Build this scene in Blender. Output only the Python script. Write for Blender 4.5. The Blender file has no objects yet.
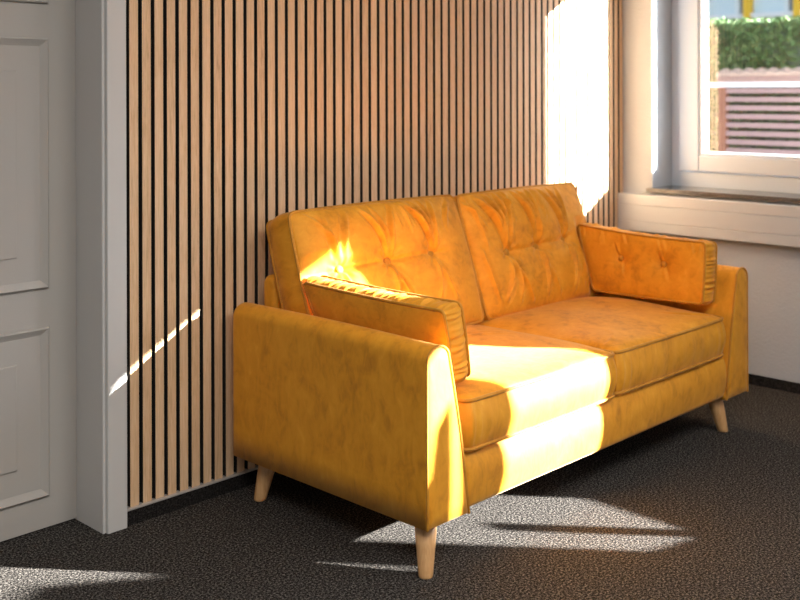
import bpy, bmesh, math, random
import numpy as np
from mathutils import Matrix, Vector

random.seed(7)
rng = np.random.default_rng(11)
scene = bpy.context.scene
COL = scene.collection
D2R = math.pi / 180.0

# ------------------------------------------------------------------ materials
def new_mat(name):
    m = bpy.data.materials.new(name)
    m.use_nodes = True
    nt = m.node_tree
    for n in list(nt.nodes):
        if n.type not in {'OUTPUT_MATERIAL', 'BSDF_PRINCIPLED'}:
            nt.nodes.remove(n)
    b = [n for n in nt.nodes if n.type == 'BSDF_PRINCIPLED'][0]
    return m, nt, b

def simple(name, col, rough=0.5, metal=0.0, spec=0.5):
    m, nt, b = new_mat(name)
    b.inputs['Base Color'].default_value = (*col, 1)
    b.inputs['Roughness'].default_value = rough
    b.inputs['Metallic'].default_value = metal
    b.inputs['Specular IOR Level'].default_value = spec
    return m

def noise(nt, scale, detail=4, rough=0.55, dist=0.0, mapping=None, coord='Object'):
    tc = nt.nodes.new('ShaderNodeTexCoord')
    n = nt.nodes.new('ShaderNodeTexNoise')
    n.inputs['Scale'].default_value = scale
    n.inputs['Detail'].default_value = detail
    n.inputs['Roughness'].default_value = rough
    n.inputs['Distortion'].default_value = dist
    if mapping:
        mp = nt.nodes.new('ShaderNodeMapping')
        mp.inputs['Scale'].default_value = mapping
        nt.links.new(tc.outputs[coord], mp.inputs['Vector'])
        nt.links.new(mp.outputs['Vector'], n.inputs['Vector'])
    else:
        nt.links.new(tc.outputs[coord], n.inputs['Vector'])
    return n

def ramp(nt, src, stops):
    r = nt.nodes.new('ShaderNodeValToRGB')
    el = r.color_ramp.elements
    while len(el) < len(stops):
        el.new(0.5)
    for e, (p, c) in zip(el, stops):
        e.position = p
        e.color = (*c, 1)
    nt.links.new(src, r.inputs['Fac'])
    return r

def bump(nt, b, src, strength, dist=0.01):
    bp = nt.nodes.new('ShaderNodeBump')
    bp.inputs['Strength'].default_value = strength
    bp.inputs['Distance'].default_value = dist
    nt.links.new(src, bp.inputs['Height'])
    nt.links.new(bp.outputs['Normal'], b.inputs['Normal'])
    return bp

def velvet(name, k=1.0):
    m, nt, b = new_mat(name)
    n1 = noise(nt, 9.0, 3, 0.55, 0.9)
    n2 = noise(nt, 38.0, 3, 0.6, 0.8, mapping=(1.0, 1.0, 0.45))
    mx = nt.nodes.new('ShaderNodeMix')
    mx.data_type = 'FLOAT'
    mx.inputs[0].default_value = 0.45
    nt.links.new(n1.outputs['Fac'], mx.inputs[2])
    nt.links.new(n2.outputs['Fac'], mx.inputs[3])
    r = ramp(nt, mx.outputs[0], [(0.32, (0.50*k, 0.185*k, 0.004)),
                                  (0.48, (0.70*k, 0.285*k, 0.009)),
                                  (0.60, (0.76*k, 0.322*k, 0.015)),
                                  (0.72, (0.82*k, 0.38*k, 0.03))])
    nt.links.new(r.outputs['Color'], b.inputs['Base Color'])
    b.inputs['Roughness'].default_value = 0.70
    b.inputs['Specular IOR Level'].default_value = 0.45
    b.inputs['Sheen Weight'].default_value = 0.22
    b.inputs['Sheen Roughness'].default_value = 0.35
    b.inputs['Sheen Tint'].default_value = (1.0, 0.90, 0.74, 1)
    n3 = noise(nt, 340.0, 2, 0.6)
    ad = nt.nodes.new('ShaderNodeMath')
    ad.operation = 'MULTIPLY_ADD'
    nt.links.new(n3.outputs['Fac'], ad.inputs[0])
    ad.inputs[1].default_value = 0.12
    nt.links.new(n2.outputs['Fac'], ad.inputs[2])
    bump(nt, b, ad.outputs[0], 0.25, 0.004)
    return m

def wood_slat():
    m, nt, b = new_mat('oak_veneer')
    n1 = noise(nt, 9.0, 6, 0.6, 0.6, mapping=(22.0, 22.0, 1.0))
    n2 = noise(nt, 25.0, 0, 0.5, 0.0, mapping=(1.0, 0.0, 0.0))    # tone differs from slat to slat
    n3 = noise(nt, 60.0, 3, 0.6, 0.2, mapping=(9.0, 9.0, 0.55))
    a = nt.nodes.new('ShaderNodeMath'); a.operation = 'MULTIPLY_ADD'
    nt.links.new(n1.outputs['Fac'], a.inputs[0]); a.inputs[1].default_value = 0.6
    m2 = nt.nodes.new('ShaderNodeMath'); m2.operation = 'MULTIPLY'
    nt.links.new(n2.outputs['Fac'], m2.inputs[0]); m2.inputs[1].default_value = 0.25
    nt.links.new(m2.outputs[0], a.inputs[2])
    a2 = nt.nodes.new('ShaderNodeMath'); a2.operation = 'MULTIPLY_ADD'
    nt.links.new(n3.outputs['Fac'], a2.inputs[0]); a2.inputs[1].default_value = 0.35
    nt.links.new(a.outputs[0], a2.inputs[2])
    r = ramp(nt, a2.outputs[0], [(0.38, (0.44, 0.25, 0.12)), (0.56, (0.69, 0.445, 0.25)),
                                 (0.76, (0.80, 0.56, 0.35))])
    nt.links.new(r.outputs['Color'], b.inputs['Base Color'])
    b.inputs['Roughness'].default_value = 0.5
    b.inputs['Specular IOR Level'].default_value = 0.35
    bump(nt, b, n3.outputs['Fac'], 0.12, 0.002)
    return m

def carpet(name, lo, mid, hi):
    m, nt, b = new_mat(name)
    n1 = noise(nt, 170.0, 2, 0.7)
    n2 = noise(nt, 330.0, 1, 0.7)
    mx = nt.nodes.new('ShaderNodeMix'); mx.data_type = 'FLOAT'
    mx.inputs[0].default_value = 0.35
    nt.links.new(n1.outputs['Fac'], mx.inputs[2]); nt.links.new(n2.outputs['Fac'], mx.inputs[3])
    r = ramp(nt, mx.outputs[0], [(0.40, lo), (0.50, mid), (0.63, hi)])
    nt.links.new(r.outputs['Color'], b.inputs['Base Color'])
    b.inputs['Roughness'].default_value = 0.95
    b.inputs['Specular IOR Level'].default_value = 0.1
    bump(nt, b, mx.outputs[0], 0.6, 0.006)
    return m

def plaster(name, col, scale=130.0, st=0.35):
    m, nt, b = new_mat(name)
    n1 = noise(nt, scale, 3, 0.6)
    b.inputs['Base Color'].default_value = (*col, 1)
    b.inputs['Roughness'].default_value = 0.85
    b.inputs['Specular IOR Level'].default_value = 0.2
    bump(nt, b, n1.outputs['Fac'], st, 0.004)
    return m

M = {}
M['velvet'] = velvet('mustard_velvet')
M['piping'] = velvet('mustard_velvet_piping', 0.72)
M['oak'] = wood_slat()
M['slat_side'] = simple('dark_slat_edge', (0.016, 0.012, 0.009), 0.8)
M['felt'] = simple('black_felt', (0.006, 0.006, 0.006), 0.95, spec=0.1)
M['carpet'] = carpet('mottled_grey_carpet', (0.0025, 0.002, 0.0018), (0.021, 0.0185, 0.0165), (0.19, 0.17, 0.15))
M['carpet_edge'] = carpet('carpet_skirting', (0.006, 0.005, 0.005), (0.016, 0.014, 0.013), (0.04, 0.036, 0.032))
M['door'] = plaster('door_paint', (0.43, 0.398, 0.36), 40.0, 0.06)
M['casing'] = plaster('casing_paint', (0.58, 0.558, 0.53), 40.0, 0.04)
M['wall'] = plaster('white_woodchip', (0.47, 0.49, 0.515), 95.0, 0.6)
M['ceiling'] = plaster('ceiling_paint', (0.80, 0.79, 0.77), 60.0, 0.1)
M['pvc'] = simple('white_pvc', (0.54, 0.585, 0.635), 0.32)
M['trunk'] = simple('white_trunking', (0.49, 0.515, 0.54), 0.4)
M['gasket'] = simple('grey_gasket', (0.16, 0.17, 0.18), 0.6)
M['bead'] = simple('glazing_bead_grey', (0.55, 0.57, 0.60), 0.4)
M['stripmetal'] = simple('aluminium_edge', (0.62, 0.56, 0.50), 0.35, 0.4)

def leg_wood():
    m, nt, b = new_mat('beech_leg')
    n = noise(nt, 40.0, 4, 0.6, 0.5, mapping=(4, 4, 0.4))
    r = ramp(nt, n.outputs['Fac'], [(0.3, (0.58, 0.30, 0.115)), (0.7, (0.72, 0.42, 0.19))])
    nt.links.new(r.outputs['Color'], b.inputs['Base Color'])
    b.inputs['Roughness'].default_value = 0.38
    return m
M['leg'] = leg_wood()

def stone():
    m, nt, b = new_mat('grey_stone_sill')
    n = noise(nt, 120.0, 4, 0.7)
    r = ramp(nt, n.outputs['Fac'], [(0.35, (0.03, 0.027, 0.025)), (0.65, (0.15, 0.145, 0.14))])
    nt.links.new(r.outputs['Color'], b.inputs['Base Color'])
    b.inputs['Roughness'].default_value = 0.18
    return m
M['stone'] = stone()

def glass():
    m = bpy.data.materials.new('window_glass')
    m.use_nodes = True
    nt = m.node_tree
    nt.nodes.clear()
    out = nt.nodes.new('ShaderNodeOutputMaterial')
    tr = nt.nodes.new('ShaderNodeBsdfTransparent')
    tr.inputs['Color'].default_value = (0.97, 0.98, 0.98, 1)
    gl = nt.nodes.new('ShaderNodeBsdfGlossy')
    gl.inputs['Roughness'].default_value = 0.02
    lw = nt.nodes.new('ShaderNodeLayerWeight')
    lw.inputs['Blend'].default_value = 0.5
    pw = nt.nodes.new('ShaderNodeMath'); pw.operation = 'POWER'
    nt.links.new(lw.outputs['Facing'], pw.inputs[0]); pw.inputs[1].default_value = 5.0
    fr = nt.nodes.new('ShaderNodeMath'); fr.operation = 'MULTIPLY_ADD'
    nt.links.new(pw.outputs[0], fr.inputs[0]); fr.inputs[1].default_value = 0.9; fr.inputs[2].default_value = 0.075
    mx = nt.nodes.new('ShaderNodeMixShader')
    nt.links.new(fr.outputs[0], mx.inputs['Fac'])
    nt.links.new(tr.outputs[0], mx.inputs[1])
    nt.links.new(gl.outputs[0], mx.inputs[2])
    nt.links.new(mx.outputs[0], out.inputs['Surface'])
    return m
M['glass'] = glass()

# ------------------------------------------------------------------ mesh helpers
def link(o, parent=None):
    COL.objects.link(o)
    if parent is not None:
        o.parent = parent
    return o

def mesh_obj(name, verts, faces, mats, parent=None, smooth=True, fmat=None):
    me = bpy.data.meshes.new(name)
    me.from_pydata([tuple(map(float, v)) for v in verts], [], [tuple(int(i) for i in f) for f in faces])
    if not isinstance(mats, (list, tuple)):
        mats = [mats]
    for m in mats:
        me.materials.append(m)
    if fmat is not None:
        me.polygons.foreach_set('material_index', fmat)
    bm = bmesh.new(); bm.from_mesh(me)
    bmesh.ops.recalc_face_normals(bm, faces=bm.faces)
    bm.to_mesh(me); bm.free()
    me.polygons.foreach_set('use_smooth', [smooth] * len(me.polygons))
    me.update()
    return link(bpy.data.objects.new(name, me), parent)

class MB:
    """collects boxes, bars and prisms of ONE part"""
    def __init__(s): s.v = []; s.f = []
    def add(s, v, f):
        o = len(s.v); s.v += list(v); s.f += [tuple(i + o for i in q) for q in f]
    def box(s, a, b, bev=0.0):
        x0, y0, z0 = a; x1, y1, z1 = b
        if bev <= 0:
            v = [(x0,y0,z0),(x1,y0,z0),(x1,y1,z0),(x0,y1,z0),(x0,y0,z1),(x1,y0,z1),(x1,y1,z1),(x0,y1,z1)]
            s.add(v, [(0,3,2,1),(4,5,6,7),(0,1,5,4),(1,2,6,5),(2,3,7,6),(3,0,4,7)])
            return s
        bm = bmesh.new()
        bmesh.ops.create_cube(bm, size=1.0)
        for q in bm.verts:
            q.co = Vector((x0 + (q.co.x + .5)*(x1-x0), y0 + (q.co.y + .5)*(y1-y0), z0 + (q.co.z + .5)*(z1-z0)))
        bmesh.ops.bevel(bm, geom=bm.edges[:], offset=bev, segments=2, affect='EDGES', profile=0.5)
        bm.verts.index_update()
        s.add([tuple(q.co) for q in bm.verts], [[q.index for q in f.verts] for f in bm.faces])
        bm.free()
        return s
    def prism(s, poly, axis, a, b):
        """poly = 2D outline, extruded along axis from a to b"""
        n = len(poly)
        def P(p, t):
            return {'x': (t, p[0], p[1]), 'y': (p[0], t, p[1]), 'z': (p[0], p[1], t)}[axis]
        v = [P(p, a) for p in poly] + [P(p, b) for p in poly]
        f = [(i, (i+1) % n, n+(i+1) % n, n+i) for i in range(n)] + [tuple(range(n)), tuple(range(n, 2*n))]
        s.add(v, f); return s
    def build(s, name, mat, parent=None, smooth=False):
        return mesh_obj(name, s.v, s.f, mat, parent, smooth)

def tube(path, r, closed=True, seg=8):
    """round tube along a 3D path"""
    P = np.asarray(path, float); n = len(P)
    if closed:
        T = np.roll(P, -1, 0) - np.roll(P, 1, 0)
    else:
        T = np.gradient(P, axis=0)
    T /= np.linalg.norm(T, axis=1, keepdims=True) + 1e-12
    ref = np.array([0.31, 0.17, 0.93])
    V = []
    U = np.cross(T[0], ref); U /= np.linalg.norm(U)
    for i in range(n):
        U = U - T[i]*np.dot(U, T[i]); U /= np.linalg.norm(U) + 1e-12
        W = np.cross(T[i], U)
        for k in range(seg):
            a = 2*math.pi*k/seg
            V.append(P[i] + r*(math.cos(a)*U + math.sin(a)*W))
    F = []
    m = n if closed else n-1
    for i in range(m):
        j = (i+1) % n
        for k in range(seg):
            l = (k+1) % seg
            F.append((i*seg+k, i*seg+l, j*seg+l, j*seg+k))
    if not closed:
        F.append(tuple(range(seg))); F.append(tuple((n-1)*seg + k for k in range(seg)))
    return V, F

def tag(o, label, cat, group=None):
    o['label'] = label; o['category'] = cat
    if group: o['group'] = group
    return o

def struct(o):
    o['kind'] = 'structure'
    return o

def empty(name, loc=(0,0,0), rz=0.0):
    o = bpy.data.objects.new(name, None)
    o.location = loc; o.rotation_euler = (0,0,rz)
    o.empty_display_size = 0.1
    return link(o)

# ------------------------------------------------------------------ setting
XC = 2.437            # room face of the window wall
ROOM_L, ROOM_B, CEIL = -3.4, -5.6, 2.62

struct(MB().box((ROOM_L-.1, ROOM_B-.1, -.12), (XC, .30, 0.0)).build('floor', M['carpet']))
struct(MB().box((ROOM_L-.1, ROOM_B-.1, CEIL), (XC+.3, .30, CEIL+.15)).build('ceiling', M['ceiling']))
struct(MB().box((ROOM_L-.12, ROOM_B-.1, 0), (ROOM_L, .30, CEIL)).build('wall_left', M['wall']))
struct(MB().box((ROOM_L, ROOM_B-.12, 0), (XC, ROOM_B, CEIL)).build('wall_front', M['wall']))

# slat wall: masonry behind, black felt, oak slats
DOOR_L, DOOR_R, DOOR_H = -.97, -.118, 2.03
wb = MB()
wb.box((DOOR_R+.03, .022, 0), (XC+.0, .30, CEIL))
wb.box((ROOM_L, .0, 0), (DOOR_L, .30, CEIL))
wb.box((DOOR_L, .0, DOOR_H), (DOOR_R, .30, CEIL))
wall_back = struct(wb.build('wall_back', M['wall']))
MB().box((-.052, .012, .045), (XC-.001, .022, CEIL-.001)).build('felt_backing', M['felt'], wall_back)
sv, sf, sm_ = [], [], []
for k in range(-1, 61):
    x0, x1 = .04*k + .0062, .04*k + .0338
    o = len(sv)
    y0, y1, z0, z1, e = 0.0, .0122, .047, CEIL-.002, .0004
    sv += [(x0,y1,z0),(x0,y0+e,z0),(x0+e,y0,z0),(x1-e,y0,z0),(x1,y0+e,z0),(x1,y1,z0)]
    sv += [(a, b, z1) for a, b, c in sv[o:o+6]]
    for i in range(5):
        sf.append((o+i, o+i+1, o+6+i+1, o+6+i)); sm_.append(1 if i in (0, 4) else 0)
    sf.append(tuple(range(o, o+6))); sm_.append(1)
mesh_obj('slat_paneling', sv, sf, [M['oak'], M['slat_side']], wall_back, False, sm_)
struct(MB().box((-.052, -.006, 0), (XC, .021, .0405)).build('baseboard_back', M['carpet_edge']))
struct(MB().box((-.052, -.0075, .0405), (XC, .021, .0465), .001).build('trim_1', M['stripmetal']))

# door, lining and casing
door = struct(MB().box((DOOR_L+.004, .1352, .006), (DOOR_R-.001, .172, DOOR_H-.004)).build('door_1', M['door']))
def door_skin():
    """front face of the leaf: stiles, rails and three moulded panels in one mesh"""
    V, F = [], []
    yf = .135
    xs0, xs1 = DOOR_L + .004 + .082, -.1975
    rows = [(.087, .551), (.646, 1.327), (1.411, 1.93)]
    zlo, zhi = .006, DOOR_H - .004
    def quad(x0, z0, x1, z1, y=yf):
        o = len(V); V.extend([(x0,y,z0),(x1,y,z0),(x1,y,z1),(x0,y,z1)]); F.append((o,o+1,o+2,o+3))
    quad(DOOR_L+.004, zlo, xs0, zhi); quad(xs1, zlo, DOOR_R-.001, zhi)
    zz = [zlo] + [q for r in rows for q in r] + [zhi]
    for i in range(0, len(zz), 2):
        quad(xs0, zz[i], xs1, zz[i+1])
    prof = [(0, 0), (.0012, .0075), (.0035, .0075), (.0055, -.0080), (.009, -.0110), (.021, -.0030), (.0265, .0000), (.0295, .0190),
            (.0340, .0195), (.092, .0040), (.0945, -.0050), (.097, -.0055)]
    for z0, z1 in rows:
        rings = []
        for off, h in prof:
            o = len(V)
            V.extend([(xs0+off, yf+h, z0+off), (xs1-off, yf+h, z0+off), (xs1-off, yf+h, z1-off), (xs0+off, yf+h, z1-off)])
            rings.append(o)
        for a, b in zip(rings, rings[1:]):
            for i in range(4):
                j = (i+1) % 4
                F.append((a+i, a+j, b+j, b+i))
        o = rings[-1]; F.append((o, o+1, o+2, o+3))
    return V, F
v, f = door_skin()
ds = mesh_obj('door_panels', v, f, M['door'], door, False)
# lever handle far side of the leaf (out of the frame to the left)
hb = MB().box((DOOR_L+.05, .126, .93), (DOOR_L+.085, .1345, 1.13), .003)
hb.box((DOOR_L+.06, .085, 1.05), (DOOR_L+.075, .127, 1.065), .003).box((DOOR_L+.06, .083, 1.05), (DOOR_L+.18, .095, 1.065), .004)
hb.build('door_handle', simple('brushed_steel', (.55,.55,.55), .3, 1.0), door)

jb = MB()
jb.box((DOOR_R, .001, 0), (DOOR_R+.03, .22, DOOR_H+.03))
jb.box((DOOR_L-.03, .001, 0), (DOOR_L, .22, DOOR_H+.03))
jb.box((DOOR_L, .001, DOOR_H), (DOOR_R, .22, DOOR_H+.03))
struct(jb.build('trim_2', M['casing']))
cb = MB()
for x0, x1, s in ((-.118, -.050, 1), (DOOR_L-.068, DOOR_L, -1)):
    if s > 0:
        pol = [(x0, .0), (x0, -.0012), (x0+.0015, -.0025), (x0+.0055, -.0025), (x0+.0070, -.0005), (x0+.0085, -.0005), (x0+.0095, -.0105), (x0+.0110, -.012),
               (x1-.0015, -.012), (x1, -.0105), (x1, .022), (x0+.03, .022), (x0+.03, .0)]
    else:
        pol = [(x0, 0), (x0, -.0105), (x0+.0015, -.012), (x1-.011, -.012), (x1-.0095, -.0105), (x1-.0085, -.0005), (x1-.007, -.0005), (x1-.0055, -.0025), (x1, -.0012), (x1, 0)]
    cb.prism(pol, 'z', 0, DOOR_H+.068)
cb.box((DOOR_L-.0, -.012, DOOR_H+.004), (DOOR_R, -.0002, DOOR_H+.068))
struct(cb.build('trim_3', M['casing']))
struct(MB().box((ROOM_L, -.012, 0), (DOOR_L-.07, 0, .041)).build('baseboard_front', M['carpet_edge']))

# window wall with its openings
WX0, WX1 = XC, XC + .27
SILL, LINT = .742, 2.03
W1 = (-1.115, -.143)                 # opening of the visible window
W2 = (-4.42, -2.615)                 # wide opening nearer the camera
wr = MB()
wr.box((WX0, ROOM_B-.1, -.12), (WX1, .30, SILL))
wr.box((WX0, ROOM_B-.1, LINT), (WX1, .30, CEIL))
wr.box((WX0, W1[1], SILL), (WX1, .30, LINT))
wr.box((WX0, W2[1], SILL), (WX1, W1[0], LINT))
wr.box((WX0, ROOM_B-.1, SILL), (WX1, W2[0], LINT))
wall_right = struct(wr.build('wall_right', M['wall']))
struct(MB().box((XC-.006, ROOM_B, 0), (XC, -.0065, .0405)).build('baseboard_right', M['carpet_edge']))

def frame_rect(mb, y0, y1, z0, z1, wl, wr_, wb_, wt, xa, xb, bev=.004):
    mb.box((xa, y0, z0), (xb, y0+wl, z1), bev); mb.box((xa, y1-wr_, z0), (xb, y1, z1), bev)
    mb.box((xa, y0+wl-.002, z0), (xb, y1-wr_+.002, z0+wb_), bev); mb.box((xa, y0+wl-.002, z1-wt), (xb, y1-wr_+.002, z1), bev)

def sash(parent, y0, y1, z0, z1, glass_y, glass_z):
    """opening leaf: profile, bead, gasket, glass; glass_y / glass_z = visible glass"""
    a = MB()
    frame_rect(a, y0, y1, z0, z1, glass_y[0]-.02-y0, y1-glass_y[1]-.02, glass_z[0]-.016-z0, z1-glass_z[1]-.02, 2.585, 2.655, .006)
    s = a.build('sash', M['pvc'], parent)
    b = MB()
    frame_rect(b, glass_y[0]-.022, glass_y[1]+.022, glass_z[0]-.018, glass_z[1]+.022, .0145, .0145, .012, .0145, 2.592, 2.640, .003)
    b.build('glazing_bead', M['pvc'], s)
    g = MB()
    frame_rect(g, glass_y[0]-.010, glass_y[1]+.010, glass_z[0]-.008, glass_z[1]+.010, .010, .010, .008, .010, 2.600, 2.636, 0)
    g.build('gasket', M['bead'], s)
    MB().box((2.592, glass_y[0]-.012, glass_z[0]-.01), (2.597, glass_y[1]+.012, glass_z[1]+.012)).build('glass', M['glass'], s)
    return s

w1 = struct(empty('window_1', (0, 0, 0)))
a = MB(); frame_rect(a, W1[0], W1[1], SILL, LINT, .04, .042, .082, .06, 2.600, 2.685, .004)
a.build('frame', M['pvc'], w1)
sash(w1, -1.073, -.186, .828, 1.972, (-.955, -.302), (.913, 1.905))
hd = MB().box((2.578, -1.038, 1.33), (2.586, -1.010, 1.40), .003)
hd.box((2.545, -1.032, 1.355), (2.58, -1.016, 1.371), .004).box((2.540, -1.033, 1.235), (2.553, -1.015, 1.375), .005)
hd.build('handle', M['pvc'], w1)

w2 = struct(empty('window_2', (0, 0, 0)))
a = MB(); frame_rect(a, W2[0], W2[1], SILL, LINT, .04, .042, .082, .06, 2.600, 2.685, .004)
a.box((2.600, -3.545, SILL), (2.685, -3.465, LINT), .004)
a.build('frame', M['pvc'], w2)
sash(w2, -3.500, -2.658, .828, 1.972, (-3.412, -2.775), (.913, 1.905))
sash(w2, -4.378, -3.508, .828, 1.972, (-4.30, -3.598), (.913, 1.905))
MB().prism([(-3.031, SILL+.0185), (-3.040, .850), (-3.245, .965), (-3.235, 1.80), (-3.370, 1.80), (-3.370, 1.20), (-3.452, 1.20), (-3.458, 1.60),
            (-3.525, 1.575), (-3.55, 1.47), (-3.58, 1.46), (-3.715, 1.60), (-3.86, 1.645), (-4.41, 1.70), (-4.41, SILL+.0185)], 'x', 2.452, 2.464).build('sun_blocker', M['pvc'], w2)  # unseen blocker, outline shaped to cut the sun patches on sofa and floor
MB().box((2.452, -4.41, 1.775), (2.50, -3.24, LINT-.002)).build('sun_blocker_top', M['pvc'], w2)  # added out of view to cap the sunlight from the far sash
MB().box((2.452, -3.032, SILL+.0185), (2.474, -2.972, 1.025), .004).build('stripe_caster', M['pvc'], w2)  # unseen bar, added to cast the dark stripe across the floor patch

def sill(name, y0, y1):
    s = MB().box((XC-.028, y0, SILL), (2.604, y1, SILL+.018), .002)
    return struct(s.build(name, M['stone']))
sill('windowsill', W1[0]-.012, W1[1]+.014)
sill('windowsill', W2[0]-.012, W2[1]+.014)

# white cable trunking below the sill: ribbed base and two lids
tr = MB()
y0, y1 = ROOM_B+.002, -.002
pol = [(XC, .573), (2.392, .573), (2.389, .576), (2.389, .613), (2.3915, .6145), (2.3915, .6165), (2.389, .618), (2.389, .684),
       (2.3915, .6855), (2.3915, .6875), (2.389, .689), (2.389, .729), (2.392, .732), (XC, .732)]
nq = len(pol)
tr.add([(p[0], y0, p[1]) for p in pol] + [(p[0], y1, p[1]) for p in pol],
       [(i, (i+1) % nq, nq+(i+1) % nq, nq+i) for i in range(nq)] + [tuple(range(nq)), tuple(range(nq, 2*nq))])
struct(tr.build('trim_4', M['trunk']))

# ------------------------------------------------------------------ sofa
SOFA = empty('sofa', (.268, -.820, 0), -.006)
tag(SOFA, 'mustard yellow velvet two-seat sofa with tufted back on tapered wooden legs before the slat wall', 'sofa')
SW, SD = 1.643, .770

def superellipse_mask(u, p=2.6, q=.55):
    return np.clip(1 - np.abs(u)**p, 0, 1)**q

def fold(H, X, Y, p0, p1, bend, w, a, sym=False):
    p0 = np.array(p0); p1 = np.array(p1)
    d = p1 - p0; nrm = np.array([-d[1], d[0]])
    ts = np.linspace(0, 1, 20)
    pts = p0 + ts[:, None]*d + (4*ts*(1-ts))[:, None]*bend*nrm
    best = np.full(X.shape, 1e9); bt = np.zeros(X.shape); sg = np.zeros(X.shape)
    for i in range(len(ts)-1):
        A, B = pts[i], pts[i+1]; ab = B-A; L = ab@ab
        t = np.clip(((X-A[0])*ab[0] + (Y-A[1])*ab[1])/L, 0, 1)
        dx = X-(A[0]+t*ab[0]); dy = Y-(A[1]+t*ab[1])
        dd = np.hypot(dx, dy)
        m = dd < best
        best[m] = dd[m]; bt[m] = (ts[i]+t*(ts[1]-ts[0]))[m]
        sg[m] = np.sign(ab[0]*dy-ab[1]*dx)[m]
    tap = np.clip(np.sin(np.pi*np.clip(bt*.9+.08, 0, 1)), 0, 1)**.7
    w *= .60
    H += 2.0*a*tap*(np.exp(-(best/w)**2) - .75*np.exp(-((best-1.9*w)/(.9*w))**2)*(1 if sym else (sg > 0)))

def cushion(name, W, Dp, T, crown, rc, nx, ny, mat, parent, mtx, disp=None, box_disp=None, bulge=.008,
            pipe=.0048, shape=None, crown_back=None, bow=.10, pq=(2.6, .55), nb=9, pipe_mat=None, press=None):
    """boxed cushion: two crowned faces, a boxing strip round the edge, piping on both seams"""
    u = np.linspace(-1, 1, nx); v = np.linspace(-1, 1, ny)
    # denser towards the seams
    u = np.sign(u)*(1-(1-np.abs(u))**1.25); v = np.sign(v)*(1-(1-np.abs(v))**1.25)
    U, V_ = np.meshgrid(u, v, indexing='ij')
    X = U*W/2; Y = V_*Dp/2
    cx, cy = W/2-rc, Dp/2-rc
    dx = np.abs(X)-cx; dy = np.abs(Y)-cy
    c = (dx > 0) & (dy > 0)
    mxn = np.maximum(dx, dy); l2 = np.hypot(dx, dy)+1e-12
    X = np.where(c, np.sign(X)*(cx+dx*mxn/l2), X); Y = np.where(c, np.sign(Y)*(cy+dy*mxn/l2), Y)
    X = X*(1-bow*.12*(Y/(Dp/2))**2); Y = Y*(1-bow*.12*(X/(W/2))**2)
    g = superellipse_mask(U, *pq)*superellipse_mask(V_, *pq)
    if press is not None:
        sx = np.clip((press*X-.215)/.055, 0, 1); sx = sx*sx*(3-2*sx)
        sy = np.clip((.085-Y)/.06, 0, 1)
        g_press = 1-.96*sx*sy
    else:
        g_press = 1.0
    Ht = crown*g*g_press; Hb = (crown if crown_back is None else crown_back)*g
    if disp is not None:
        em = np.clip((1-np.maximum(np.abs(U), np.abs(V_)))/.05, 0, 1)
        Ht = Ht + disp(X, Y, U, V_)*em*g_press
    top = np.stack([X, Y, T/2+Ht], -1); bot = np.stack([X, Y, -T/2-Hb], -1)
    # perimeter loop
    idx = [(i, 0) for i in range(nx)] + [(nx-1, j) for j in range(1, ny)] + [(i, ny-1) for i in range(nx-2, -1, -1)] + [(0, j) for j in range(ny-2, 0, -1)]
    per = np.array([[X[i, j], Y[i, j]] for i, j in idx]); n = len(per)
    tg = np.roll(per, -1, 0)-np.roll(per, 1, 0)
    nr = np.stack([tg[:, 1], -tg[:, 0]], -1); nr /= np.linalg.norm(nr, axis=1, keepdims=True)+1e-12
    seg = np.linalg.norm(np.roll(per, -1, 0)-per, axis=1); arc = np.concatenate([[0], np.cumsum(seg)[:-1]])
    verts = [tuple(q) for q in top.reshape(-1, 3)] + [tuple(q) for q in bot.reshape(-1, 3)]
    NB = nx*ny
    F = []
    for i in range(nx-1):
        for j in range(ny-1):
            a0, b0, c0, d0 = i*ny+j, (i+1)*ny+j, (i+1)*ny+j+1, i*ny+j+1
            F.append((a0, b0, c0, d0)); F.append((NB+a0, NB+d0, NB+c0, NB+b0))
    ring_prev = [i*ny+j for i, j in idx]
    last = [NB+i*ny+j for i, j in idx]
    for k in range(1, nb):
        t = k/nb
        off = bulge*math.sin(math.pi*t)
        z = T/2-T*t
        o = len(verts)
        dd = box_disp(arc, t, per) if box_disp is not None else np.zeros(n)
        for q in range(n):
            r_ = off+dd[q]*math.sin(math.pi*t)**.6
            verts.append((per[q, 0]+nr[q, 0]*r_, per[q, 1]+nr[q, 1]*r_, z))
        cur = list(range(o, o+n))
        for q in range(n):
            w_ = (q+1) % n
            F.append((ring_prev[q], cur[q], cur[w_], ring_prev[w_]))
        ring_prev = cur
    for q in range(n):
        w_ = (q+1) % n
        F.append((ring_prev[q], last[q], last[w_], ring_prev[w_]))
    V3 = np.array(verts)
    if shape is not None:
        V3 = shape(V3)
    o = mesh_obj(name, V3, F, mat, parent)
    o.matrix_local = mtx
    pm = pipe_mat or M['piping']
    for s in (1, -1):
        pp = np.array([[per[q, 0]+nr[q, 0]*pipe*.35, per[q, 1]+nr[q, 1]*pipe*.35, s*(T/2+pipe*.1)] for q in range(n)])
        keep = [0]
        for q in range(1, n):
            if np.linalg.norm(pp[q]-pp[keep[-1]]) > .0045: keep.append(q)
        pp = pp[keep]
        if shape is not None: pp = shape(pp)
        vv, ff = tube(pp, pipe, True, 8)
        mesh_obj('piping', vv, ff, pm, o)
    def surf(x, y, back=False):
        d2 = (X-x)**2+(Y-y)**2
        i, j = np.unravel_index(np.argmin(d2), d2.shape)
        p = (bot if back else top)[i, j][None]
        return (shape(p) if shape is not None else p)[0]
    return o, surf

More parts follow.
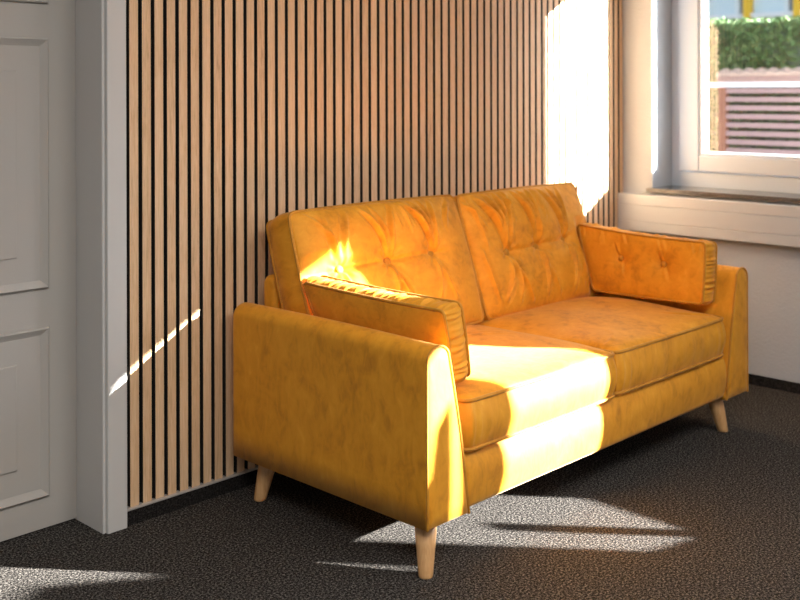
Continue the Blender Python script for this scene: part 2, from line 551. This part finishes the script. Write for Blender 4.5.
def button(parent, p, r=.0145, back=False):
    p = (p[0], p[1], p[2]+.009)
    """domed cloth button"""
    V, F = [], []
    seg, rings = 18, 6
    s = -1 if back else 1
    prof = [(0.0, .0075)] + [(r*math.sin(a*math.pi/2/rings), .0015+.006*math.cos(a*math.pi/2/rings)) for a in range(1, rings+1)] + [(r*.95, -.003)]
    V.append((p[0], p[1], p[2]+s*prof[0][1]))
    for pr, pz in prof[1:]:
        for k in range(seg):
            a = 2*math.pi*k/seg
            V.append((p[0]+pr*math.cos(a), p[1]+pr*math.sin(a), p[2]+s*pz))
    for k in range(seg): F.append((0, 1+k, 1+(k+1) % seg))
    for q in range(len(prof)-2):
        for k in range(seg):
            l = (k+1) % seg
            F.append((1+q*seg+k, 1+q*seg+l, 1+(q+1)*seg+l, 1+(q+1)*seg+k))
    return mesh_obj('button', V, F, M['piping'], parent)

# --- arms
def arm_profile():
    """outline in (x, z), outer face at x = 0, from outer bottom round the top to inner bottom"""
    P = [(0, .125), (0, .20), (0, .30), (0, .40), (0, .48), (.0005, .520)]
    for a in np.linspace(180, 25, 16):
        P.append((.041+.0405*math.cos(a*D2R), .526+.036*math.sin(a*D2R)))
    q0 = P[-1]; q1 = (.153, .125)
    for t in np.linspace(.04, 1, 24):
        x = q0[0]+(q1[0]-q0[0])*t; z = q0[1]+(q1[1]-q0[1])*t
        x += .006*math.sin(math.pi*t)
        P.append((x, z))
    for t in np.linspace(.12, .9, 8):
        P.append((.153*(1-t), .125))
    return np.array(P)

def build_arm(flip):
    P = arm_profile(); n = len(P)
    c = np.array([.062, .33])
    nrm = np.roll(P, -1, 0)-np.roll(P, 1, 0)
    nrm = np.stack([-nrm[:, 1], nrm[:, 0]], -1); nrm /= np.linalg.norm(nrm, axis=1, keepdims=True)
    V, F = [], []
    def ring(y, inset, dz=0.0):
        o = len(V)
        Q = P-nrm*inset
        for i in range(n):
            x, z = Q[i]
            z = max(z, .125)
            V.append((SW-x if flip else x, y, z+dz*(max(0, z-.40)/.16)))
        return o
    R = []
    # front cap from the centre outwards
    def shrink(y, s):
        o = len(V)
        for i in range(n):
            q = c+(P[i]-c)*s
            V.append((SW-q[0] if flip else q[0], y, max(q[1], .125)))
        return o
    for s, y in ((.15, -.004), (.4, -.0035), (.65, -.003), (.85, -.0015)):
        R.append(shrink(y, s))
    R.append(ring(.0005, .0045)); R.append(ring(.004, .001))
    for y in np.linspace(.012, .755, 32):
        R.append(ring(y, 0, .004*math.sin(math.pi*y/.77)))
    for a in np.linspace(0, 90, 6)[1:]:
        R.append(ring(.762+.014*math.sin(a*D2R), .014*(1-math.cos(a*D2R))))
    F.append(tuple(range(n)))
    for a, b in zip(R, R[1:]):
        for i in range(n):
            j = (i+1) % n
            F.append((a+i, a+j, b+j, b+i))
    F.append(tuple(R[-1]+i for i in range(n)))
    o = mesh_obj('armrest', V, F, M['velvet'], SOFA)
    # piping round the front panel (outer edge, top, inner edge)
    k0, k1 = 0, 6+16+24
    pth = [(SW-q[0] if flip else q[0], .0005, q[1]) for q in (P-nrm*.001)[k0:k1]]
    # resample evenly
    pth = np.array(pth); L = np.concatenate([[0], np.cumsum(np.linalg.norm(np.diff(pth, axis=0), axis=1))])
    s = np.linspace(0, L[-1], 170)
    pth = np.stack([np.interp(s, L, pth[:, i]) for i in range(3)], -1)
    vv, ff = tube(pth, .0038, False, 8)
    mesh_obj('piping', vv, ff, M['piping'], o)
    return o
build_arm(False); build_arm(True)

# --- back frame (rounded top), front rail and seat deck
def rounded_bar(x0, x1, prof, name):
    n = len(prof)
    V, F = [], []
    cy = sum(p[0] for p in prof)/n; cz = sum(p[1] for p in prof)/n
    R = []
    st = []
    r = .022
    for a in np.linspace(0, 90, 6): st.append((x0+r*(1-math.sin(a*D2R)), r*(1-math.cos(a*D2R))))
    st = st[::-1]                         # x0 side starts inset
    st = [(x0+r*(1-math.cos(a*D2R)), r*(1-math.sin(a*D2R))) for a in np.linspace(0, 90, 6)]
    for x in np.linspace(x0+r, x1-r, 24)[1:-1]: st.append((x, 0))
    st += [(x1-r*(1-math.cos(a*D2R)), r*(1-math.sin(a*D2R))) for a in np.linspace(90, 0, 6)]
    Pn = np.array(prof)
    nr = np.roll(Pn, -1, 0)-np.roll(Pn, 1, 0); nr = np.stack([nr[:, 1], -nr[:, 0]], -1); nr /= np.linalg.norm(nr, axis=1, keepdims=True)
    # outward test
    if np.mean(np.sum(nr*(Pn-np.array([cy, cz])), 1)) < 0: nr = -nr
    for x, ins in st:
        o = len(V); R.append(o)
        for q in Pn-nr*ins*.8: V.append((x, q[0], q[1]))
    F.append(tuple(range(n)))
    for a, b in zip(R, R[1:]):
        for i in range(n):
            j = (i+1) % n; F.append((a+i, a+j, b+j, b+i))
    F.append(tuple(R[-1]+i for i in range(n)))
    return mesh_obj(name, V, F, M['velvet'], SOFA)

prof = [(.69, .14), (.765, .14), (.768, .30), (.770, .45), (.772, .58)]
prof += [(.742+.030*math.cos(a*D2R), .606+.030*math.sin(a*D2R)) for a in np.linspace(0, 180, 12)]
prof += [(.711, .50), (.700, .35)]
rounded_bar(.108, SW-.108, prof, 'back_frame')
prof = [(.006+.028*(1-math.cos(a*D2R)), .1265+.026*(1-math.sin(a*D2R))) for a in np.linspace(90, 0, 7)]
prof += [(.000, .18), (-.002, .21), (.001, .245)]
prof += [(.004+.030*(1-math.cos(a*D2R)), .252+.026*math.sin(a*D2R)) for a in np.linspace(0, 90, 7)]
prof += [(.10, .282), (.10, .1265)]
rounded_bar(.142, SW-.142, prof, 'front_rail')
MB().box((.12, .10, .135), (SW-.12, .74, .270), .006).build('seat_base', M['velvet'], SOFA)

# --- seat cushions
def seat_disp(seed, folds):
    r = np.random.default_rng(seed)
    def d(X, Y, U, V_):
        H = np.zeros(X.shape)
        for k in range(7):
            fx, fy, ph = r.uniform(5, 16), r.uniform(5, 16), r.uniform(0, 6.28)
            H += .0011*np.sin(fx*X+fy*Y*r.choice([-1, 1])+ph)
        for f_ in folds: fold(H, X, Y, *f_)
        return H
    return d
def seat_box(seed):
    r = np.random.default_rng(seed); ph = r.uniform(0, 6.28, 6)
    def b(arc, t, per):
        corner = np.exp(-((np.abs(per[:, 0])-.31)/.045)**2)*np.exp(-((per[:, 1]+.27)/.05)**2)
        return (.0020*np.sin(2*math.pi*arc/.030+ph[0])+.0013*np.sin(2*math.pi*arc/.019+ph[1]))*corner*1.4 + .0012*np.sin(2*math.pi*arc/.21+ph[2])+.0006*np.sin(2*math.pi*arc/.06+ph[3])
    return b
def seat_mtx(xc, yc, zc, rz=0.0):
    return Matrix.Translation((xc, yc, zc)) @ Matrix.Rotation(rz, 4, 'Z')
sf1 = [((.33, -.27), (.20, -.20), .1, .010, .0022), ((-.30, -.22), (-.12, -.10), .15, .012, .002), ((.05, .10), (.28, .04), .1, .014, .0018)]
sf2 = [((-.33, -.24), (-.18, -.16), -.1, .010, .002), ((.31, -.25), (.16, -.14), .1, .012, .002)]
cushion('seat_cushion', .682, .575, .120, .029, .026, 90, 76, M['velvet'], SOFA, seat_mtx(.474, .2795, .3455),
        seat_disp(3, sf1), seat_box(4), .012, .0048, None, .012, .16, (4.0, .5))
cushion('seat_cushion', .672, .575, .120, .029, .026, 90, 76, M['velvet'], SOFA, seat_mtx(1.152, .2865, .3445),
        seat_disp(5, sf2), seat_box(6), .010, .0048, None, .012, .14, (4.0, .5))

# --- back cushions, three buttons each
LEAN = 19*D2R
def back_mtx(xc, yb, zb, h):
    """bottom-front seam at (yb, zb)"""
    s, c = math.sin(LEAN), math.cos(LEAN)
    T = .105
    org = Vector((xc, yb+s*h/2+c*T/2, zb+c*h/2-s*T/2))
    return Matrix.Translation(org) @ Matrix.Rotation(math.pi/2-LEAN, 4, 'X')

def tuft_disp(btn, folds, seed):
    r = np.random.default_rng(seed)
    def d(X, Y, U, V_):
        H = np.zeros(X.shape)
        for bx, by in btn:
            rr = np.hypot(X-bx, Y-by)
            H -= .020*np.exp(-(rr/.022)**1.4)
            H -= .012*np.exp(-(rr/.070)**2)
            th = np.arctan2(Y-by, X-bx)
            ph = r.uniform(0, 6.28)
            H += .0030*np.cos(9*th+ph)*np.exp(-((rr-.035)/.022)**2)
        xs = [b[0] for b in btn]
        yy = np.interp(X, xs, [b[1] for b in btn])
        ext = np.clip((X-xs[0]+.06)/.07, 0, 1)*np.clip((xs[-1]+.10-X)/.10, 0, 1)
        H -= .006*np.exp(-np.abs((Y-yy)/.006)**1.3)*ext
        H -= .004*np.exp(-((Y-yy)/.035)**2)*ext
        for f_ in folds: fold(H, X, Y, *f_)
        for k in range(5):
            fx, fy, ph = r.uniform(6, 18), r.uniform(3, 9), r.uniform(0, 6.28)
            H += .0010*np.sin(fx*X+fy*Y+ph)
        return H
    return d
BH = .430
# left cushion
bl = [(-.225, .026), (-.035, .028), (.165, .030)]
fl = [((-.035, .03), (-.10, .195), -.06, .011, .007), ((-.028, .035), (-.055, .195), -.05, .009, .006), ((-.02, .03), (.03, .195), .06, .011, .006),
      ((.165, .03), (.085, .20), -.07, .012, .009), ((.170, .03), (.125, .20), -.06, .010, .008), ((.176, .03), (.165, .20), -.03, .009, .007),
      ((.18, .03), (.215, .19), .05, .011, .007), ((.172, .005), (.215, -.13), -.08, .011, .006), ((.160, .0), (.12, -.14), .06, .012, .005),
      ((-.028, .0), (.03, -.13), -.08, .011, .007), ((-.036, -.01), (-.06, -.14), .05, .012, .006), ((-.22, .0), (-.18, -.13), -.06, .012, .006),
      ((-.225, .04), (-.25, .18), .04, .014, .005), ((-.21, .03), (-.16, .19), .05, .013, .004), ((.25, .10), (.315, .185), .1, .012, .004),
      ((-.315, .19), (-.24, .10), .08, .012, .004), ((-.31, -.12), (-.20, -.17), .1, .014, .004), ((.02, .20), (.035, .12), .03, .008, .004),
      ((.06, .20), (.075, .10), .04, .008, .005)]
fl = [((f[0][0]-.003, f[0][1]+.008), (f[1][0]-.003, f[1][1]+.004), *f[2:]) for f in fl]
o, surf = cushion('back_cushion', .728, BH, .105, .058, .020, 230, 150, M['velvet'], SOFA, back_mtx(.476, .520, .420, BH),
                  tuft_disp(bl, fl, 21), seat_box(31), .010, .0050, None, .016, .16, (2.8, .52), press=-1)
for b in bl: button(o, surf(*b))
# right cushion
br = [(-.178, -.004), (-.018, -.002), (.150, .006)]
fr_ = [((-.13, .0), (-.215, .195), -.08, .014, .010), ((-.128, .005), (-.165, .20), -.05, .010, .010), ((-.122, .01), (-.115, .20), -.02, .009, .010),
       ((-.115, .0), (-.065, .20), .05, .010, .009), ((.03, .0), (-.025, .20), -.06, .010, .011), ((.037, .01), (.012, .20), -.03, .009, .010),
       ((.042, .0), (.06, .20), .04, .010, .009), ((.20, .01), (.13, .20), -.05, .011, .008), ((.207, .015), (.19, .20), -.02, .010, .007),
       ((.212, .01), (.25, .19), .05, .011, .006),
       ((-.12, -.03), (-.065, -.185), -.07, .012, .010), ((-.13, -.035), (-.135, -.18), .04, .011, .008), ((-.14, -.03), (-.21, -.17), .07, .013, .007),
       ((.04, -.03), (.085, -.18), -.08, .012, .009), ((.03, -.03), (.015, -.18), .05, .011, .007), ((.205, -.02), (.235, -.17), -.06, .012, .007),
       ((.20, -.03), (.17, -.18), .05, .012, .006), ((-.31, .19), (-.22, .08), .1, .013, .005), ((-.09, .20), (-.075, .09), .03, .008, .006),
       ((.085, .20), (.095, .09), .02, .009, .006), ((-.27, .20), (-.235, .02), .03, .011, .006), ((-.26, .0), (-.235, -.17), -.03, .012, .006)]
fr_ = [((f[0][0]-.053, f[0][1]+.008), (f[1][0]-.050, f[1][1]+.004), *f[2:]) for f in fr_]
o, surf = cushion('back_cushion', .690, BH, .105, .056, .020, 230, 150, M['velvet'], SOFA, back_mtx(1.192, .517, .417, BH),
                  tuft_disp(br, fr_, 22), seat_box(32), .010, .0050, None, .016, .16, (2.8, .52), press=1)
for b in br: button(o, surf(*b))

# --- legs
def leg(top, bot):
    V, F = [], []
    seg = 24
    t = np.array([top[0], top[1], .130]); b = np.array([bot[0], bot[1], 0.0])
    for s, r in ((0, .0288), (.5, .0238), (.93, .0186), (.985, .0178), (1.0, .0160)):
        c = t+(b-t)*s
        for k in range(seg):
            a = 2*math.pi*k/seg
            V.append((c[0]+r*math.cos(a), c[1]+r*math.sin(a), c[2]))
    for q in range(4):
        for k in range(seg):
            l = (k+1) % seg
            F.append((q*seg+k, q*seg+l, (q+1)*seg+l, (q+1)*seg+k))
    F.append(tuple(range(seg))); F.append(tuple(4*seg+k for k in range(seg)))
    mesh_obj('leg', V, F, M['leg'], SOFA)
leg((.050, .052), (.026, .030)); leg((.074, .690), (.047, .704))
leg((SW-.128, .062), (SW-.098, .042)); leg((SW-.09, .68), (SW-.05, .706))

# ------------------------------------------------------------------ loose bolster pillows against the arms
SM = Matrix.Translation(SOFA.location) @ Matrix.Rotation(SOFA.rotation_euler[2], 4, 'Z')
def pillow_mtx(xc, yc, zc, tilt, droop, side):
    """buttoned face towards -x (side = -1) or +x (side = 1); tilt leans the top towards +x"""
    if side < 0:
        R = Matrix(((0, 0, -1), (-1, 0, 0), (0, 1, 0))).to_4x4()      # length towards the front
    else:
        R = Matrix(((0, 0, 1), (1, 0, 0), (0, 1, 0))).to_4x4()        # length towards the back
    return SM @ Matrix.Translation((xc, yc, zc)) @ Matrix.Rotation(tilt, 4, 'Y') @ Matrix.Rotation(droop, 4, 'X') @ R
def ruffle(seed):
    r = np.random.default_rng(seed); ph = r.uniform(0, 6.28, 8)
    def b(arc, t, per):
        w = np.sin(2*math.pi*arc/.0165+ph[0]+1.6*np.sin(2*math.pi*arc/.13+ph[1])+.9*math.sin(3*t+ph[5]))
        w2 = np.sin(2*math.pi*arc/.031+ph[2]+2.2*np.sin(2*math.pi*arc/.19+ph[3])-1.6*t)
        return (.0030*w+.0030*w2)*(.75+.5*np.sin(2*math.pi*arc/.083+ph[6]))
    return b
def pil_disp(btn, seed):
    r = np.random.default_rng(seed)
    def d(X, Y, U, V_):
        H = np.zeros(X.shape)
        for bx, by in btn:
            rr = np.hypot(X-bx, Y-by)
            H -= .016*np.exp(-(rr/.022)**1.3)+.006*np.exp(-(rr/.06)**2)
            fold(H, X, Y, (bx, by+.008), (bx-.008+r.uniform(-.01, .01), by+.06), .05, .008, .0016)
            fold(H, X, Y, (bx, by-.01), (bx+r.uniform(-.03, .03), by-.06), .05, .012, .0014)
        for k in range(5):
            fx, fy, ph = r.uniform(8, 20), r.uniform(8, 20), r.uniform(0, 6.28)
            H += .0009*np.sin(fx*X+fy*Y+ph)
        for k in range(9):
            x0 = r.uniform(-.24, .24)
            fold(H, X, Y, (x0, .115), (x0+r.uniform(-.02, .02), .06), .05, .009, .0010)
        return H
    return d
PB = [(-.085, .012), (.085, .012)]
def pil_shape(k, sag, L, side):
    """tapering height, sagging upper edge, rear end slanted like the backrest behind it"""
    def s(V):
        V = V.copy()
        x = V[:, 0]/(L/2)*(1 if side < 0 else -1)          # +1 at the front end
        up = V[:, 1]/.111
        V[:, 1] = V[:, 1]*(1-k*x) - sag*np.clip(up, 0, 1)*(1-np.clip(x, -1, 1)**2)
        w = np.clip(.5-.5*x, 0, 1)
        V[:, 0] += (-1 if side < 0 else 1)*.36*V[:, 1]*w
        return V
    return s
for (xc, yc, zc, tilt, droop, side, L, lab, seed, k, sag) in (
        (.152, .288, .5405, -10*D2R, 0.0, 1, .502, 'long velvet arm pillow with gathered edge leaning on the armrest nearest the white door', 41, .03, .006),
        (SW-.155, .302, .5535, 5.0*D2R, .6*D2R, -1, .484, 'long velvet arm pillow with two buttons leaning on the armrest by the window wall', 42, .06, .010)):
    o, surf = cushion('arm_pillow', L, .200 if side > 0 else .222, .064 if side > 0 else .078, .014, .012, 220, 96, M['velvet'], None, Matrix.Identity(4),
                      pil_disp(PB, seed), ruffle(seed+9), .007, .0042, pil_shape(k, sag, L, side), .012, .12, (2.6, .6), 12)
    o.matrix_world = pillow_mtx(xc, yc, zc, tilt, droop, side)
    tag(o, lab, 'pillow', 'arm pillows on the sofa')
    for b in PB:
        button(o, surf(*b), .0105)

# ------------------------------------------------------------------ outside the window
ground = struct(MB().box((XC+.27, -30, -.62), (45, 30, -.5)).build('ground', plaster('asphalt', (.075, .075, .075), 8.0, .2)))

# slatted fence with a tile coping
fen = empty('fence', (6.16, 0, -.5))
tag(fen, 'reddish brown horizontal slat fence with scalloped tile coping outside below the green hedge', 'fence')
FW = simple('fence_board', (.44, .285, .27), .7)
s = MB()
zt = 1.262 + .5
for k in range(26):
    z1 = zt-.0665*k-.0
    if z1 - .040 < .03: break
    s.box((0, -4.0, z1-.039), (.022, 1.41, z1), .002)
s.build('slat_panel', FW, fen)
for y in (1.44, -.4, -2.2, -4.0):
    MB().box((-.01, y-.03, 0), (.06, y+.03, 1.72), .004).build('post', simple('fence_post', (.36, .15, .09), .7), fen)
s = MB().box((-.02, -4.05, 1.716), (.09, 1.47, 1.735))
s.build('cap_board', simple('cap_board', (.36, .19, .16), .7), fen)
V, F = [], []
ys = np.arange(-4.05, 1.47, .0125)
for i, y in enumerate(ys):
    ph = (y/.098) % 1.0
    h = .022*abs(math.sin(math.pi*ph))**.7
    for x, z in ((-.05, 1.790), (-.055, 1.800+h), (.02, 1.832+h), (.10, 1.800+h), (.10, 1.790)):
        V.append((x, y, z+.0))
for i in range(len(ys)-1):
    for k in range(4):
        F.append((i*5+k, i*5+k+1, i*5+6+k, i*5+5+k))
    F.append((i*5+4, i*5, i*5+5, i*5+9))
mesh_obj('tile_coping', V, F, simple('terracotta_tile', (.66, .46, .36), .6), fen, False)
MB().box((-.03, -4.05, 1.735), (.095, 1.47, 1.7895)).build('coping_bed', simple('coping_bed', (.46, .29, .25), .8), fen)

# hedge: dark core and thousands of small leaves in one mesh
hv, hf = [], []
hr = random.Random(5)
def leafq(c, s):
    a = Vector((hr.gauss(0, 1), hr.gauss(0, 1), hr.gauss(0, 1))).normalized()
    b = a.cross(Vector((hr.gauss(0, 1), hr.gauss(0, 1), hr.gauss(0, 1)))).normalized()
    o = len(hv)
    hv.extend([c-a*s, c+b*s*.5, c+a*s, c-b*s*.5])
    hf.append((o, o+1, o+2, o+3))
HX0, HX1, HY0, HY1, HZ0, HZ1 = 6.36, 7.3, -4.0, 2.0, -.5, 1.735
def wav(y, z): return .03*math.sin(5*y+3*z)+.02*math.sin(13*y-7*z)+.02*math.sin(9*z+2)
for k in range(15000):
    y = hr.uniform(-1.2, HY1); z = hr.uniform(1.0, HZ1)
    leafq(Vector((HX0+wav(y, z)+hr.uniform(-.03, .06), y, z)), hr.uniform(.014, .028))
for k in range(7000):
    y = hr.uniform(-1.2, HY1); z = hr.uniform(.3, 1.1)
    leafq(Vector((HX0+wav(y, z)+hr.uniform(-.03, .06), y, z)), hr.uniform(.02, .035))
for k in range(7000):
    y = hr.uniform(-1.2, HY1); x = hr.uniform(HX0, HX1)
    leafq(Vector((x, y, HZ1+hr.uniform(-.03, .03)+.015*math.sin(4*y))), hr.uniform(.014, .028))
hedge_leaf, nt, b = new_mat('hedge_leaf')
n = noise(nt, 9.0, 4, .7)
r = ramp(nt, n.outputs['Fac'], [(.3, (.045, .095, .035)), (.5, (.10, .19, .055)), (.68, (.19, .26, .10)), (.8, (.26, .20, .12))])
nt.links.new(r.outputs['Color'], b.inputs['Base Color'])
b.inputs['Roughness'].default_value = .55
hedge = mesh_obj('hedge', hv, hf, hedge_leaf, None, False)
tag(hedge, 'clipped green hedge outside the window above the reddish slat fence', 'hedge')
MB().box((HX0+.05, HY0, HZ0), (HX1, HY1, HZ1-.02)).build('core', simple('hedge_core', (.10, .13, .09), .9), hedge)

# white rail crossing the view
rl = empty('railing', (5.0, 0, -.5))
tag(rl, 'thin white horizontal rail crossing the window view in front of the fence', 'railing')
MB().box((0, -6, 1.700), (.03, 1.9, 1.732), .004).build('rail', simple('white_metal', (.85, .86, .88), .4), rl)
for y in (1.86, -2.6, -5.9):
    MB().box((.0, y-.02, 0), (.03, y+.02, 1.70), .003).build('post', simple('white_metal_post', (.8, .81, .83), .4), rl)

# house across the way: blue-grey glazing between yellow columns
bd = empty('building', (13.0, 0, -.5))
tag(bd, 'pale building with light blue glazing and bright yellow uprights beyond the hedge', 'building')
MB().box((.08, 0.5, 0), (6, 10, 6.0)).build('wall', plaster('building_wall', (.66, .70, .74), 10, .1), bd)
MB().box((-.06, .5, 2.74), (.08, 10, 2.80)).build('ledge', simple('ledge_white', (.80, .82, .84), .6), bd)
BLUE = simple('blue_glazing', (.62, .76, .82), .25)
DARK = simple('dark_glazing', (.16, .24, .30), .15)
YEL = simple('yellow_upright', (.88, .52, .02), .5)
LIT = simple('white_mullion', (.72, .78, .80), .5)
yy = 3.82
for k in range(-3, 7):
    y = 3.80+.745*k
    MB().box((-.10, y-.07, 0), (.09, y+.025, 5.2), .004).build('column', YEL, bd)
    MB().box((.03, y+.035, 2.80), (.08, y+.13, 5.0)).build('window', DARK, bd)
    MB().box((.0, y+.13, 2.80), (.08, y+.20, 5.0)).build('mullion', LIT, bd)
    MB().box((.02, y+.20, 2.80), (.08, y+.665, 5.0)).build('window', BLUE, bd)

# ------------------------------------------------------------------ light
SUN_DIR = Vector((-.80, 1.0, -.80*.56)).normalized()
sl = bpy.data.lights.new('sun', 'SUN')
sl.energy = 76.0
sl.angle = .0093
sl.color = (1.0, .98, .95)
so = link(bpy.data.objects.new('sun', sl))
so.rotation_euler = SUN_DIR.to_track_quat('-Z', 'Y').to_euler()

w = bpy.data.worlds.new('sky'); scene.world = w
w.use_nodes = True
nt = w.node_tree
bg = [n for n in nt.nodes if n.type == 'BACKGROUND'][0]
tc = nt.nodes.new('ShaderNodeTexCoord')
sp = nt.nodes.new('ShaderNodeSeparateXYZ')
nt.links.new(tc.outputs['Generated'], sp.inputs[0])
r = ramp(nt, sp.outputs['Z'], [(0.0, (.80, .84, .90)), (.35, (.55, .70, .95))])
# bright haze round the sun
dt = nt.nodes.new('ShaderNodeVectorMath'); dt.operation = 'DOT_PRODUCT'
nt.links.new(tc.outputs['Generated'], dt.inputs[0]); dt.inputs[1].default_value = tuple(-SUN_DIR)
mxm = nt.nodes.new('ShaderNodeMath'); mxm.operation = 'MAXIMUM'; nt.links.new(dt.outputs['Value'], mxm.inputs[0]); mxm.inputs[1].default_value = 0
pw = nt.nodes.new('ShaderNodeMath'); pw.operation = 'POWER'; nt.links.new(mxm.outputs[0], pw.inputs[0]); pw.inputs[1].default_value = 26.0
hz = nt.nodes.new('ShaderNodeMix'); hz.data_type = 'RGBA'; hz.blend_type = 'ADD'
hz.inputs[0].default_value = 1.0
sc_ = nt.nodes.new('ShaderNodeVectorMath'); sc_.operation = 'SCALE'
sc_.inputs[0].default_value = (26.0, 26.5, 27.5); nt.links.new(pw.outputs[0], sc_.inputs['Scale'])
nt.links.new(r.outputs['Color'], hz.inputs[6]); nt.links.new(sc_.outputs[0], hz.inputs[7])
nt.links.new(hz.outputs[2], bg.inputs['Color'])
bg.inputs['Strength'].default_value = 1.05

def area(name, loc, sx, sy, power, col):
    l = bpy.data.lights.new(name, 'AREA'); l.shape = 'RECTANGLE'; l.size = sx; l.size_y = sy
    l.energy = power; l.color = col
    o = link(bpy.data.objects.new(name, l)); o.location = loc
    return o
area('room_fill', (-1.5, -2.6, CEIL-.03), 1.2, 1.2, 60, (1, .985, .96))  # added fill light, no fixture seen; brightens the room
area('room_fill', (.6, -2.9, CEIL-.03), 1.2, 1.2, 42, (1, .985, .96))  # second added fill, nearer the sofa

# ------------------------------------------------------------------ camera
F_PX, YAW, ROLL = 1057.893, 44.0718*D2R, .0025735
SHY = 91.7636
cd = bpy.data.cameras.new('camera')
co = link(bpy.data.objects.new('camera', cd))
d = Vector((math.cos(YAW), math.sin(YAW), 0)); rr = Vector((math.sin(YAW), -math.cos(YAW), 0)); uu = Vector((0, 0, 1))
c_, s_ = math.cos(ROLL), math.sin(ROLL)
rx = rr*c_-uu*s_; ux = rr*s_+uu*c_
mw = Matrix((rx, ux, -d)).transposed().to_4x4()
mw.translation = Vector((-1.5898, -2.5313, 1.1757))
co.matrix_world = mw
cd.sensor_fit = 'HORIZONTAL'; cd.sensor_width = 36.0
cd.lens = F_PX/800*36.0
cd.shift_x = 0.0
cd.shift_y = -(300-SHY)/800
cd.clip_start = .05
cd.dof.use_dof = True
cd.dof.focus_distance = 2.75
cd.dof.aperture_fstop = 3.5
scene.camera = co

vs = scene.view_settings
vs.view_transform = 'Standard'; vs.look = 'None'; vs.gamma = 1.0; vs.exposure = 0.28
vs.use_curve_mapping = False
scene.cycles.max_bounces = 10
scene.cycles.diffuse_bounces = 6
scene.cycles.transparent_max_bounces = 12
scene.cycles.sample_clamp_indirect = 8.0
